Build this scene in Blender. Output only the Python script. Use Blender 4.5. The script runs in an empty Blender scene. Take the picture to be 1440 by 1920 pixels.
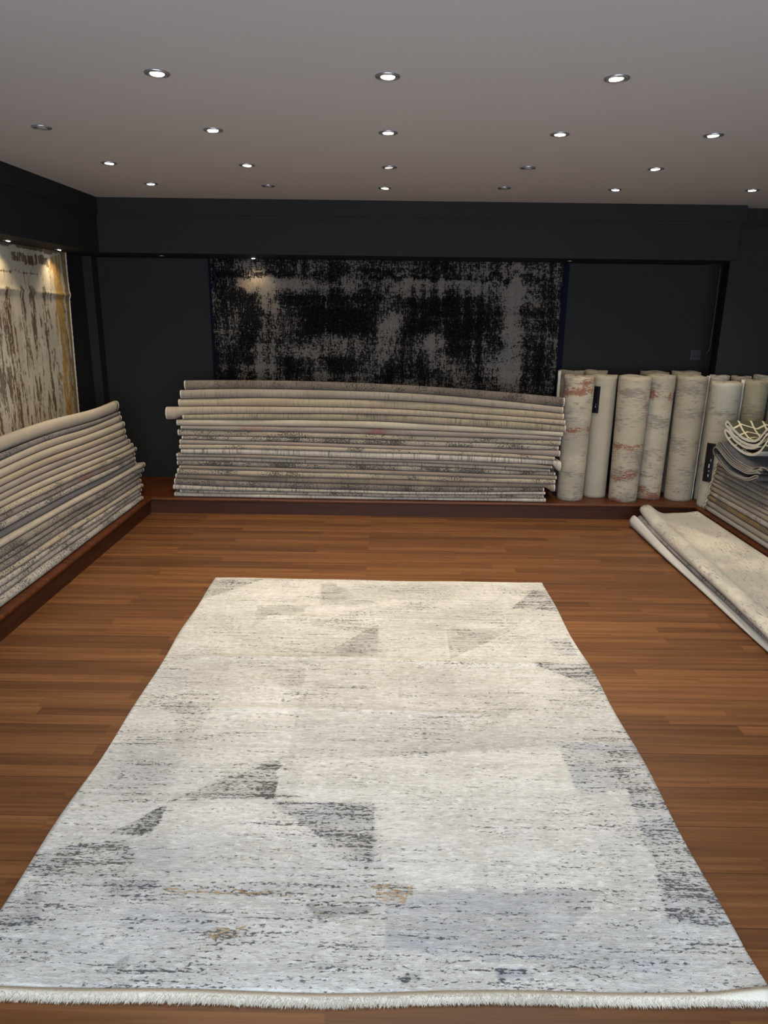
import bpy, bmesh, math, random
from mathutils import Vector, Matrix
PI = math.pi
S = bpy.context.scene
COL = S.collection
random.seed(7)

# ------------------------------------------------------------------ camera
F_PX, PITCH, YAW, ROLL = 1343.3, .27729, -.00542, .013354
cy_, sy_, cp_, sp_ = math.cos(YAW), math.sin(YAW), math.cos(PITCH), math.sin(PITCH)
fwd = Vector((sy_*cp_, cy_*cp_, -sp_)); rgt0 = Vector((cy_, -sy_, 0)); up0 = rgt0.cross(fwd)
rgt = rgt0*math.cos(ROLL) + up0*math.sin(ROLL); upv = up0*math.cos(ROLL) - rgt0*math.sin(ROLL)
cam = bpy.data.cameras.new('camera'); camo = bpy.data.objects.new('camera', cam); COL.objects.link(camo)
m = Matrix((rgt, upv, -fwd)).transposed().to_4x4(); m.translation = Vector((0, 0, 1.6)); camo.matrix_world = m
cam.sensor_fit = 'VERTICAL'; cam.sensor_height = 36; cam.sensor_width = 27; cam.lens = F_PX/1920*36
cam.clip_start = .05
S.camera = camo

# ------------------------------------------------------------------ light and exposure
S.view_settings.view_transform = 'Standard'; S.view_settings.look = 'None'
S.view_settings.gamma = 1; S.view_settings.use_curve_mapping = False
S.view_settings.exposure = 0.12
W = bpy.data.worlds.new('world'); S.world = W; W.use_nodes = True
W.node_tree.nodes['Background'].inputs[0].default_value = (.45, .6, .95, 1)
W.node_tree.nodes['Background'].inputs[1].default_value = .6
DAY_W = 225.0          # daylight through the shop window behind the camera
SPOT_W = 40.0         # one ceiling downlight
SOFFIT_W = 6.0        # one small soffit spot
dl = bpy.data.lights.new('window_daylight', 'AREA'); dl.shape = 'RECTANGLE'; dl.size = 4.6; dl.size_y = 1.9
dl.energy = DAY_W; dl.color = (.72, .85, 1.0)
dlo = bpy.data.objects.new('window_daylight', dl); COL.objects.link(dlo)
dlo.location = (.3, -1.42, 1.25); dlo.rotation_euler = (PI/2, 0, 0)     # faces +Y

# ------------------------------------------------------------------ helpers
def lin(c):
    return tuple(((v/255)/12.92 if v/255 <= .04045 else ((v/255+.055)/1.055)**2.4) for v in c) + (1,)
def tag(o, label, cat, group=None, kind=None):
    if label: o['label'] = label
    if cat: o['category'] = cat
    if group: o['group'] = group
    if kind: o['kind'] = kind
    return o
def link(name, me, mats=(), parent=None, smooth=False):
    o = bpy.data.objects.new(name, me); COL.objects.link(o)
    for x in (mats if isinstance(mats, (list, tuple)) else [mats]): me.materials.append(x)
    if parent is not None: o.parent = parent
    if smooth:
        for p in me.polygons: p.use_smooth = True
    return o
def from_bm(name, bm, mats, parent=None, smooth=False):
    bmesh.ops.recalc_face_normals(bm, faces=bm.faces)
    me = bpy.data.meshes.new(name); bm.to_mesh(me); bm.free()
    return link(name, me, mats, parent, smooth)
def box(bm, x0, x1, y0, y1, z0, z1):
    v = [bm.verts.new(p) for p in ((x0,y0,z0),(x1,y0,z0),(x1,y1,z0),(x0,y1,z0),(x0,y0,z1),(x1,y0,z1),(x1,y1,z1),(x0,y1,z1))]
    for f in ((0,3,2,1),(4,5,6,7),(0,1,5,4),(1,2,6,5),(2,3,7,6),(3,0,4,7)): bm.faces.new([v[i] for i in f])
def prism(bm, pts, z0, z1):
    a = [bm.verts.new((x, y, z0)) for x, y in pts]; b = [bm.verts.new((x, y, z1)) for x, y in pts]
    bm.faces.new(a[::-1]); bm.faces.new(b)
    n = len(pts)
    for i in range(n): bm.faces.new((a[i], a[(i+1)%n], b[(i+1)%n], b[i]))
def lathe(bm, prof, n=32, c=(0,0,0), close=False):
    rings = []
    for r, z in prof:
        rings.append([bm.verts.new((c[0]+r*math.cos(2*PI*k/n), c[1]+r*math.sin(2*PI*k/n), c[2]+z)) for k in range(n)])
    R = len(rings)
    for i in range(R if close else R-1):
        a, b = rings[i], rings[(i+1)%R]
        for k in range(n): bm.faces.new((a[k], a[(k+1)%n], b[(k+1)%n], b[k]))
    return rings
def empty(name, loc=(0,0,0)):
    o = bpy.data.objects.new(name, None); COL.objects.link(o); o.location = loc; o.empty_display_size = .05
    return o
def lerp(a, b, t): return a + (b-a)*t
def curve3(a, b, c, t):      # through a at 0, b at .5, c at 1
    return a*(1-t)*(1-2*t) + 4*b*t*(1-t) + c*t*(2*t-1)

class N:
    """small node-graph writer"""
    def __init__(s, name):
        s.m = bpy.data.materials.new(name); s.m.use_nodes = True; s.t = s.m.node_tree
        s.b = s.t.nodes['Principled BSDF']
    def put(s, sock, v):
        if hasattr(v, 'links') or isinstance(v, bpy.types.NodeSocket): s.t.links.new(v, sock)
        elif isinstance(v, tuple) and len(v) == 3 and sock.type == 'RGBA': sock.default_value = v + (1,)
        else: sock.default_value = v
    def node(s, k, ins=None, **kw):
        n = s.t.nodes.new('ShaderNode'+k)
        for a, v in kw.items(): setattr(n, a, v)
        for a, v in (ins or {}).items(): s.put(n.inputs[a], v)
        return n
    def math(s, op, a, b=0.0, c=0.0, clamp=False):
        n = s.node('Math', operation=op, use_clamp=clamp)
        s.put(n.inputs[0], a); s.put(n.inputs[1], b); s.put(n.inputs[2], c); return n.outputs[0]
    def coord(s, k='Object'): return s.node('TexCoord').outputs[k]
    def mapv(s, v, sc=(1,1,1), loc=(0,0,0)):
        return s.node('Mapping', {'Vector': v, 'Scale': sc, 'Location': loc}).outputs[0]
    def noise(s, v, scale=1.0, detail=3.0, rough=.55, dist=0.0):
        return s.node('TexNoise', {'Vector': v, 'Scale': scale, 'Detail': detail, 'Roughness': rough, 'Distortion': dist}).outputs[0]
    def rng(s, v, a, b, c=0.0, d=1.0, smooth=True):
        n = s.node('MapRange', {0: v, 1: a, 2: b, 3: c, 4: d}); n.interpolation_type = 'SMOOTHSTEP' if smooth else 'LINEAR'
        return n.outputs[0]
    def mix(s, f, a, b, mode='MIX'):
        n = s.t.nodes.new('ShaderNodeMix'); n.data_type = 'RGBA'; n.blend_type = mode; n.clamp_factor = True
        s.put(n.inputs[0], f); s.put(n.inputs[6], a); s.put(n.inputs[7], b); return n.outputs[2]
    def bump(s, h, st=.3, dist=.002):
        n = s.node('Bump', {'Height': h, 'Strength': st, 'Distance': dist}); s.t.links.new(n.outputs[0], s.b.inputs['Normal'])
    def fin(s, col, rough=.9, spec=.2, **kw):
        s.put(s.b.inputs['Base Color'], col); s.put(s.b.inputs['Roughness'], rough); s.put(s.b.inputs['Specular IOR Level'], spec)
        for k, v in kw.items(): s.put(s.b.inputs[k], v)
        return s.m

def plain(name, c, rough=.7, spec=.3, var=.06, scale=6, **kw):
    g = N(name); n = g.noise(g.coord(), scale, 3)
    c = tuple(c[:3])
    col = g.mix(n, tuple(x*(1-var) for x in c), tuple(min(1, x*(1+var)) for x in c))
    return g.fin(col, rough, spec, **kw)

# ------------------------------------------------------------------ materials of the room
def floor_mat():
    g = N('wood_strip_floor'); v = g.coord()
    br = g.node('TexBrick', {'Vector': g.mapv(v, (1,1,1), (.13,.021,0)), 'Color1': (0,0,0), 'Color2': (1,1,1), 'Mortar': (.3,.3,.3), 'Scale': 1.0,
              'Mortar Size': .0009, 'Mortar Smooth': .1, 'Bias': 0.0, 'Brick Width': .95, 'Row Height': .066})
    br.offset = .37; br.offset_frequency = 2; br.squash = 1.35; br.squash_frequency = 3
    tone = br.outputs[0]
    bw = g.node('RGBToBW', {0: tone}).outputs[0]
    jit = g.node('CombineXYZ', {0: g.math('MULTIPLY', bw, 7.0), 1: g.math('MULTIPLY', bw, 3.0), 2: 0.0}).outputs[0]
    vv = g.node('VectorMath', {0: v, 1: jit}, operation='ADD').outputs[0]
    gr = g.noise(g.mapv(vv, (1.1, 42, 1)), 1.0, 6, .62, .25)
    fine = g.noise(g.mapv(vv, (5, 230, 1)), 1.0, 3, .6)
    ramp = g.node('ValToRGB', {0: g.math('ADD', g.math('MULTIPLY', bw, .5), g.math('MULTIPLY', g.rng(gr, .3, .7), .5))})
    e = ramp.color_ramp.elements
    e[0].position = .05; e[0].color = lin((78, 48, 27)); e[1].position = .95; e[1].color = lin((130, 87, 50))
    k = e.new(.5); k.color = lin((104, 66, 37))
    col = g.mix(g.rng(fine, .5, .75, 0, .35), ramp.outputs[0], lin((64, 40, 24))[:3])
    # joint line every three strips
    sep = g.node('SeparateXYZ', {0: v}).outputs
    fr = g.math('FRACT', g.math('DIVIDE', g.math('ADD', sep[1], .021), .198))
    seam = g.rng(g.math('ABSOLUTE', g.math('SUBTRACT', fr, .5)), .489, .497)
    col = g.mix(g.math('MULTIPLY', seam, .7), col, lin((38, 18, 10))[:3])
    g.bump(g.math('SUBTRACT', g.math('MULTIPLY', fine, .3), seam), .15, .001)
    return g.fin(col, g.rng(gr, .2, .8, .36, .5), .35)
M_FLOOR = floor_mat()
M_CEIL = plain('matt_ceiling_paint', (.47, .435, .41), .9, .1, .02, 2)
M_WALL = plain('charcoal_wall_paint', (.0215, .0212, .0200), .7, .12, .06, 3)
M_BAND = plain('charcoal_fascia_paint', (.0190, .0190, .0184), .7, .12, .06, 3)
def deck_mat():
    g = N('dark_red_brown_stained_wood'); v = g.coord()
    n = g.noise(g.mapv(v, (2, 30, 30)), 1.0, 5, .6, .3)
    col = g.mix(g.rng(n, .3, .7), lin((66, 30, 10))[:3], lin((96, 50, 19))[:3])
    return g.fin(col, .42, .35)
M_DECK = deck_mat()
def fascia_mat():
    g = N('mahogany_fascia_board'); v = g.coord()
    n = g.noise(g.mapv(v, (2, 2, 40)), 1.0, 4, .6, .3)
    return g.fin(g.mix(g.rng(n, .3, .7), lin((50, 22, 8))[:3], lin((66, 32, 12))[:3]), .5, .3)
M_FASCIA = fascia_mat()

# ------------------------------------------------------------------ room shell
HC = 2.35; XL, XR, YB, YF = -2.50, 3.40, 6.22, -1.2
SX, SY, SZ = -2.175, 5.64, 1.972
def struct(name, bm, mat, smooth=False):
    o = from_bm(name, bm, mat, None, smooth); o['kind'] = 'structure'; return o
bm = bmesh.new(); box(bm, XL-.1, XR+.1, YF-.6, YB+.1, -.1, 0); struct('floor', bm, M_FLOOR)
bm = bmesh.new(); box(bm, XL-.1, XR+.1, YF-.1, YB+.1, HC, HC+.1); struct('ceiling', bm, M_CEIL)
bm = bmesh.new(); box(bm, XL-.1, XL, YF-.1, YB+.1, 0, HC); struct('wall_left', bm, M_WALL)
bm = bmesh.new(); box(bm, XR, XR+.1, YF-.1, YB+.1, 0, HC); struct('wall_right', bm, M_WALL)
bm = bmesh.new(); box(bm, XL, XR, YB, YB+.1, 0, HC); struct('wall_back', bm, M_WALL)
bm = bmesh.new(); prism(bm, [(2.583, 5.80), (XR, 5.80), (XR, YB), (2.715, YB)], 0, HC); struct('wall_back_right', bm, M_WALL)
bm = bmesh.new()
box(bm, XL, -2.0, YF-.1, YF, 0, HC); box(bm, 2.6, XR, YF-.1, YF, 0, HC); box(bm, -2.0, 2.6, YF-.1, YF, 0, .25); box(bm, -2.0, 2.6, YF-.1, YF, 2.2, HC)
struct('wall_front', bm, M_WALL)
bm = bmesh.new(); box(bm, XL, -2.425, 6.10, YB, 0, SZ); struct('trim_1', bm, M_WALL)          # boxed-in pipe in the corner
# soffits
bm = bmesh.new(); box(bm, XL, 2.553, SY, YB, SZ, HC); struct('trim_2', bm, M_BAND)
bm = bmesh.new(); box(bm, XL, SX, YF, SY, SZ, HC); struct('trim_3', bm, M_BAND)
# upper cornice band and bead that run along both soffits and on over the right-hand wall
bm = bmesh.new(); box(bm, SX, 2.553+.022, SY-.022, SY, 2.238, HC); box(bm, 2.553, 2.575, SY, 5.80, 2.238, HC)
box(bm, SX, 2.561, SY-.008, SY, 2.214, 2.238); struct('trim_4', bm, M_BAND)
bm = bmesh.new(); box(bm, SX, SX+.022, YF, SY-.022, 2.238, HC); box(bm, SX, SX+.008, YF, SY-.008, 2.214, 2.238); struct('trim_5', bm, M_BAND)
bm = bmesh.new(); box(bm, 2.583, XR, 5.778, 5.80, 2.238, HC); box(bm, 2.583, XR, 5.794, 5.80, 2.214, 2.238); struct('trim_6', bm, M_BAND)
# window frame behind the camera
bm = bmesh.new()
for x in (-2.0, -.5, 1.05, 2.55): box(bm, x, x+.05, YF-.08, YF-.02, .25, 2.2)
box(bm, -2.0, 2.6, YF-.08, YF-.02, .25, .31); box(bm, -2.0, 2.6, YF-.08, YF-.02, 2.14, 2.2)
struct('window_1', bm, M_BAND)

# ------------------------------------------------------------------ low platform round three walls
PZ, PX0, PY0, PX1 = .126, -1.88, 5.49, 2.42
plat = empty('display_platform', (0, 5.9, 0))
tag(plat, 'low dark red-brown wooden platform that runs along three walls under the rugs', 'platform')
def at_plat(o): o.parent = plat; o.location = (-plat.location.x, -plat.location.y, 0); return o
bm = bmesh.new()
prism(bm, [(PX0, .4), (PX0, PY0), (PX1, PY0), (PX1, .4), (XR-.002, .4), (XR-.002, 5.798), (2.58, 5.798), (2.712, YB-.002), (-2.423, YB-.002), (-2.423, 6.098), (XL+.002, 6.098), (XL+.002, .4)], PZ-.024, PZ)
o = at_plat(from_bm('deck_board', bm, M_DECK)); bv = o.modifiers.new('b', 'BEVEL'); bv.width = .009; bv.segments = 3; bv.limit_method = 'ANGLE'
for p in o.data.polygons: p.use_smooth = False
bm = bmesh.new(); box(bm, PX0-.012, PX1+.012, PY0+.012, PY0+.03, 0, PZ-.024); o = at_plat(from_bm('fascia_board', bm, M_FASCIA))
bm = bmesh.new(); box(bm, PX0-.03, PX0-.012, .42, PY0+.012, 0, PZ-.024); at_plat(from_bm('fascia_board', bm, M_FASCIA))
bm = bmesh.new(); box(bm, PX1+.012, PX1+.03, .42, PY0+.012, 0, PZ-.024); at_plat(from_bm('fascia_board', bm, M_FASCIA))
bm = bmesh.new()      # thin mitre joint in the left corner of the deck
j = [bm.verts.new(p) for p in ((PX0-.004, PY0+.02, PZ+.0006), (PX0+.0, PY0+.02, PZ+.0006), (XL+.079, 6.10, PZ+.0006), (XL+.075, 6.10, PZ+.0006))]
bm.faces.new(j); at_plat(from_bm('mitre_joint', bm, M_FASCIA))

# ------------------------------------------------------------------ rug materials
def fabric(name, c1, c2, dark=(70,62,58), streak=.35, fleck=.0, fcol=None, red=0.0, seed=0.0, su=110, sv=9, big=2.2):
    """woven pile on a UV map in metres: soft tone drift, thin streaks across the fold, flecks and blotches"""
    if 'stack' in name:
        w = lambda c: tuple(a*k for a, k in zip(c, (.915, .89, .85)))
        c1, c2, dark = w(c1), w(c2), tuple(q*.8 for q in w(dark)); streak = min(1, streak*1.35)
    g = N(name); uv = g.coord('UV'); v = g.mapv(uv, (1,1,1), (seed*3.7, seed*1.9, 0))
    b = g.noise(v, big, 4, .6)
    s = g.noise(g.mapv(v, (su, sv, 1)), 1.0, 3, .6)
    s2 = g.noise(g.mapv(v, (7, .7, 1)), 1.0, 3, .6)
    col = g.mix(g.rng(b, .35, .65), lin(c1)[:3], lin(c2)[:3])
    col = g.mix(g.math('MULTIPLY', g.rng(s, .48, .68), g.math('MULTIPLY', g.rng(s2, .35, .65, .35, 1.0), streak)), col, lin(dark)[:3])
    if fleck > 0:
        d = g.noise(v, 5, 3, .6); f = g.noise(g.mapv(v, (90, 120, 1)), 1.0, 2, .5)
        k = g.math('MULTIPLY', g.rng(g.math('ADD', f, g.math('MULTIPLY', g.math('SUBTRACT', d, .5), .9)), .60-.12*fleck, .66-.12*fleck), .85)
        col = g.mix(k, col, lin(fcol or (52,48,48))[:3])
    if red > 0:
        d = g.noise(g.mapv(v, (1,1,1), (5.1, 2.2, 0)), 3.2, 2, .5); f = g.noise(g.mapv(v, (100, 100, 1)), 1.0, 2, .5)
        k = g.rng(g.math('ADD', f, g.math('MULTIPLY', g.math('SUBTRACT', d, .5), 1.6)), .84-.2*red, .9-.2*red)
        col = g.mix(g.math('MULTIPLY', k, .8), col, lin((150, 96, 82))[:3])
    fine = g.noise(v, 420, 2, .6)
    col = g.mix(g.rng(fine, .3, .8, 0, .22), col, tuple(x*.6 for x in lin(c1)[:3]))
    g.bump(g.math('ADD', fine, g.math('MULTIPLY', s, .5)), .5, .003)
    return g.fin(col, .95, .05, **{'Sheen Weight': .15, 'Sheen Roughness': .6})
M_EDGE = fabric('cream_serged_edge', (196,188,172), (214,206,190), streak=.25, su=300, sv=300)
M_BACKING = fabric('rug_backing_cloth', (150,142,128), (170,160,146), streak=.3, su=260, sv=260)
M_INNER = fabric('inner_fold_pile', (128,120,110), (160,150,138), streak=.4)

def uv_set(me, data):
    """data: vertex index -> (u, v)"""
    uvl = me.uv_layers.new(name='UVMap')
    for l in me.loops: uvl.data[l.index].uv = data[l.vertex_index]

def loft(name, rings, uvs, mats, parent=None, closed=True, cap=True, matf=None, smooth=True):
    n = len(rings[0]); V = [p for r in rings for p in r]; UV = [u for r in uvs for u in r]; Fc = []; sm = []; mi = []
    for i in range(len(rings)-1):
        for k in range(n if closed else n-1):
            a, b = i*n+k, i*n+(k+1) % n
            Fc.append((a, b, b+n, a+n)); sm.append(True); mi.append(matf(i, k) if matf else 0)
    if cap:
        h = n//2           # the ring is a band: its two long sides mirror each other, so cap it as quads
        for base in (0, (len(rings)-1)*n):
            for k in range(h-1):
                Fc.append((base+k, base+k+1, base+n-2-k, base+n-1-k)); sm.append(False); mi.append(1 if len(mats) > 1 else 0)
    me = bpy.data.meshes.new(name); me.from_pydata(V, [], Fc)
    for i, p in enumerate(me.polygons): p.use_smooth = sm[i] and smooth; p.material_index = mi[i]
    uv_set(me, UV); me.validate(); me.update()
    bm = bmesh.new(); bm.from_mesh(me); bmesh.ops.recalc_face_normals(bm, faces=bm.faces); bm.to_mesh(me); bm.free()
    return link(name, me, mats, parent)

def band_ring(path, th):
    """closed ring round a polyline (list of 2D points) of the given thickness"""
    A, B = [], []
    n = len(path)
    for i, p in enumerate(path):
        a = path[max(0, i-1)]; b = path[min(n-1, i+1)]
        dx, dy = b[0]-a[0], b[1]-a[1]; L = math.hypot(dx, dy) or 1
        nx, ny = -dy/L*th/2, dx/L*th/2
        A.append((p[0]+nx, p[1]+ny)); B.append((p[0]-nx, p[1]-ny))
    return A + B[::-1]
def arclen(path):
    o = [0.0]
    for a, b in zip(path, path[1:]): o.append(o[-1]+math.hypot(b[0]-a[0], b[1]-a[1]))
    return o

def folded_rug(name, stations, to_world, mat, depth, ends=(1, 1), useed=0.0):
    """a long rug folded into a pad; the big fold faces the room.
    stations: (s, zb, zt, n) along the fold; to_world(s, n, z)"""
    def u_path(zb, zt, n, dep, inset):
        t = zt-zb-2*inset; r = t/2; bl = min(r*1.05, .045); pts = []
        pts.append((-dep, zt-inset)); pts.append((-dep*.5, zt-inset)); pts.append((n-inset-bl-.02, zt-inset))
        for k in range(11):
            a = PI/2 - PI*k/10
            c = math.copysign(abs(math.cos(a))**.8, math.cos(a)); sn = math.copysign(abs(math.sin(a))**.9, math.sin(a))
            pts.append((n-inset-bl + bl*c, (zt+zb)/2 + r*sn))
        pts += [(n-inset-bl-.02, zb+inset), (-dep*.5, zb+inset), (-dep, zb+inset)]
        return pts
    def make(nm, st, inset, th, mats, parent, dep):
        rings, uvs = [], []
        for s, zb, zt, n in st:
            path = u_path(zb, zt, n, dep, inset + th/2)
            ring = band_ring(path, th); al = arclen(path); al = al + al[::-1]
            rings.append([to_world(s, a, z) for a, z in ring])
            uvs.append([(s + useed, v + useed) for v in al])
        return loft(nm, rings, uvs, mats, parent)
    t0 = stations[0][2]-stations[0][1]
    th = min(.010, t0*.28)
    outer = make(name, stations, .0008, th, [mat, M_EDGE], None, depth)
    # the inner fold, its ends slightly in or out of the outer one
    st = [list(q) for q in stations]; st[0][0] += .006; st[-1][0] -= .006
    if st[0][0] > st[-1][0]: st[0][0] -= .012; st[-1][0] += .012
    def solid(nm, st):
        rings, uvs = [], []
        for s, zb, zt, n in st:
            ins = .0008 + th + .001
            path = u_path(zb, zt, n, depth*.97, ins)
            rings.append([to_world(s, a, z) for a, z in path]); uvs.append([(s+useed, v+useed+.3) for v in arclen(path)])
        return loft(nm, rings, uvs, [M_INNER], outer)
    solid('inner_fold', st)
    for side, on in zip((0, -1), ends):
        if not on: continue
        a = stations[side]; b = stations[1 if side == 0 else -2]
        d = math.copysign(.007, a[0]-b[0])
        q = [(a[0]-d*.3, a[1]-.0006, a[2]+.0006, a[3]+.0015), (a[0]+d, a[1]+.0005, a[2]-.0005, a[3]+.0015)]
        make('edge_binding', q, .0008, th+.0012, [M_EDGE], outer, depth*.96)
    return outer

# ------------------------------------------------------------------ stack against the back wall
BZ = [[1.056,.98,.911,.85,.787,.751,.703,.674,.623,.595,.556,.521,.483,.455,.423,.385,.36,.314,.275,.227,.189,.165,.1275],
      [1.051,.987,.925,.857,.81,.757,.702,.656,.615,.573,.546,.515,.464,.439,.409,.369,.34,.297,.25,.203,.182,.152,.1275],
      [.964,.889,.839,.788,.748,.694,.657,.627,.586,.549,.5,.472,.433,.401,.372,.344,.314,.278,.245,.214,.19,.158,.1275]]
BXL = [-1.57,-1.6,-1.62,-1.71,-1.59,-1.64,-1.61,-1.64,-1.61,-1.63,-1.63,-1.62,-1.66,-1.66,-1.66,-1.64,-1.66,-1.68,-1.69,-1.7,-1.65,-1.7]
BXR = [1.34,1.33,1.34,1.35,1.36,1.34,1.33,1.33,1.32,1.33,1.29,1.34,1.28,1.27,1.31,1.32,1.31,1.31,1.23,1.24,1.23,1.25]
ORD = ['top', 'second', 'third', 'fourth', 'fifth', 'sixth', 'seventh', 'eighth', 'ninth', 'tenth', 'eleventh', 'twelfth', 'thirteenth',
       'fourteenth', 'fifteenth', 'sixteenth', 'seventeenth', 'eighteenth', 'nineteenth', 'twentieth', 'twenty-first', 'bottom']
def ordin(i, n): return 'bottom' if i == n-1 else ORD[i]
CR = (188,178,160); CR2 = (204,196,180); GR = (142,134,126); GR2 = (166,158,150); TP = (160,148,132); TP2 = (184,172,154); LG = (176,170,162); LG2 = (196,190,182); MV = (158,146,140)
BACK = [  # look, c1, c2, dark, streak, fleck, red
 ('dark heathered grey-brown', (118,108,98), (140,130,118), (66,58,54), .6, .35, 0),
 ('pale grey-beige', (160,150,138), (178,170,158), (116,106,98), .45, 0, 0),
 ('warm beige', (176,162,140), (190,178,154), (128,116,98), .4, 0, 0),
 ('beige, left end curling out,', (178,166,150), (188,176,158), (140,128,114), .4, 0, 0),
 ('tan with fine upright lines', (158,148,130), (176,166,144), (112,102,86), .7, 0, 0),
 ('smooth cream', CR, CR2, (150,138,122), .2, 0, 0),
 ('mauve-grey with reddish specks', MV, GR2, (124,112,108), .25, 0, .5),
 ('beige mottled', TP2, CR, (120,108,96), .25, .25, 0),
 ('black-and-cream mottled', (168,160,148), (190,184,172), (60,56,54), .35, .85, 0),
 ('plain stone-grey', MV, GR2, (134,126,120), .1, 0, 0),
 ('thin cream', TP2, CR, (130,118,104), .2, .1, 0),
 ('white-streaked pale', LG2, (210,204,196), (104,98,92), .8, 0, 0),
 ('plain taupe with darker patterned ends', (150,140,132), (164,154,144), (92,86,80), .2, 0, 0),
 ('grey with fine ribs', GR2, LG, (96,90,86), .75, 0, 0),
 ('charcoal-flecked grey', GR, LG, (76,70,68), .4, .8, 0),
 ('taupe-grey', GR, TP, (100,92,84), .35, 0, 0),
 ('beige with faint arches', TP2, CR, (110,100,86), .35, .35, 0),
 ('thin taupe', (138,126,114), TP, (90,80,72), .4, 0, 0),
 ('dark grey mottled', (124,116,110), (146,138,132), (66,60,58), .55, .7, 0),
 ('light grey striped', LG, LG2, (82,76,74), .7, 0, 0),
 ('grey marbled', GR2, LG, (90,84,80), .3, .55, 0),
 ('pale grey', LG2, (206,200,192), (108,100,96), .55, 0, 0)]
def fold_back():
    for i, (look, c1, c2, dk, st, fl, rd) in enumerate(BACK):
        random.seed(100+i)
        x0, x1 = BXL[i], BXR[i]; n0 = random.uniform(-.012, .008); ph = random.uniform(0, 6)
        mat = fabric('back_stack_pile', c1, c2, dk, st, fl, None, rd, seed=i*1.3)
        stn = []; K = 44
        for x in sorted([lerp(x0, x1, k/K) for k in range(K+1)] + [x0+d for d in (.008,.02,.035,.05)] + [x1-d for d in (.008,.02,.035,.05)]):
            t = (x+1.57)/2.91
            f = lambda j: curve3(BZ[0][j], BZ[1][j], BZ[2][j], max(-.03, min(1.02, t))) + (.0018*math.sin(x*4+j*.5)*(1 if 0 < j < 22 else 0))
            zt, zb = f(i)-.0008, max(f(i+1), .1272); n = n0 + .004*math.sin(x*3+ph) + .003*math.sin(x*9+ph)
            if i == 3:                                     # left end curls out and droops
                e = max(0, min(1, (-1.605-x)/.06)); zb -= .034*e; n += .035*e
            if i == 0: n -= .012
            if i == 9: e = max(0, min(1, (x-1.24)/.08)); n += .015*e
            if i == 11: e = max(0, min(1, (x-1.291)/.04)); zb -= .045*e; zt -= .004*e; n += .03*e
            if i == 12 or i == 13: e = max(0, min(1, (x-1.15)/.1)); zt -= .006*e; n -= .01*e
            if i == 17: e = max(0, min(1, (x-1.25)/.045)); zb -= .028*e; n += .03*e
            stn.append((x, zb, zt, n))
        o = folded_rug('folded_rug', stn, lambda s, n, z: (s, 5.515-n, .1272+(z-.1272)*(1-.10*max(0, -n)/.56)), mat, .56, (1, 1), i*2.1)
        tag(o, '%s folded rug, %s in back wall stack' % (look, (ordin(i, 22) + ('' if i in (0, 21) else ' from top'))), 'rug', 'folded rugs stacked against the back wall')
fold_back()

# ------------------------------------------------------------------ stack along the left wall
LZN = [.968,.872,.832,.787,.737,.696,.659,.625,.586,.552,.514,.473,.430,.394,.350,.318,.284,.254,.220,.178,.1275]
LZF = [.960,.862,.834,.777,.719,.665,.622,.577,.533,.497,.461,.429,.388,.352,.315,.280,.245,.215,.187,.158,.1275]
LYF = [5.49,5.455,5.45,5.46,5.465,5.45,5.50,5.54,5.565,5.535,5.515,5.52,5.60,5.59,5.545,5.50,5.48,5.45,5.43,5.42]
LEFT = [
 ('plain cream thick', (196,186,168), (206,198,182), (172,160,140), .15, 0, 0),
 ('thin slate-grey', (128,122,122), (150,144,144), (82,76,80), .4, .35, 0),
 ('cream-beige', (186,176,158), CR2, (150,140,122), .3, 0, 0),
 ('broad cream', CR, CR2, (160,150,134), .3, 0, 0),
 ('pale tan', (184,168,144), (196,182,160), (150,136,116), .2, 0, 0),
 ('mauve-beige', (160,148,142), (180,170,160), (130,120,114), .2, 0, 0),
 ('greige', (172,162,150), (186,176,164), (138,128,118), .2, 0, 0),
 ('smooth ivory', (192,182,164), (206,198,180), (160,150,136), .2, 0, 0),
 ('ivory patterned', (184,174,156), (204,194,174), (130,120,106), .4, .15, 0),
 ('grey with a pinkish patch', MV, GR2, (110,100,96), .3, .3, .75),
 ('white-and-black edged', (172,166,158), (196,190,182), (74,70,70), .35, .6, 0),
 ('flat plain slate-grey', (104,101,104), (114,110,113), (88,85,88), .1, 0, 0),
 ('cream with a tan end lip', (188,180,166), (204,196,182), (128,118,108), .45, 0, 0),
 ('dark brown-grey patterned', (134,126,116), (158,150,138), (70,64,60), .55, .65, 0),
 ('taupe marbled', (142,134,126), (166,158,146), (96,88,82), .4, .3, 0),
 ('dark mottled grey', (126,118,112), (150,142,134), (76,70,66), .5, .6, 0),
 ('pale greige', TP2, CR, (112,102,92), .35, .2, 0),
 ('cream with black scrolls', (182,176,166), (204,198,188), (56,52,52), .4, .6, 0),
 ('thin grey-white', LG, LG2, (96,90,86), .5, .3, 0),
 ('black-flecked white', (176,172,164), (200,196,188), (60,56,56), .45, .75, 0)]
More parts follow.
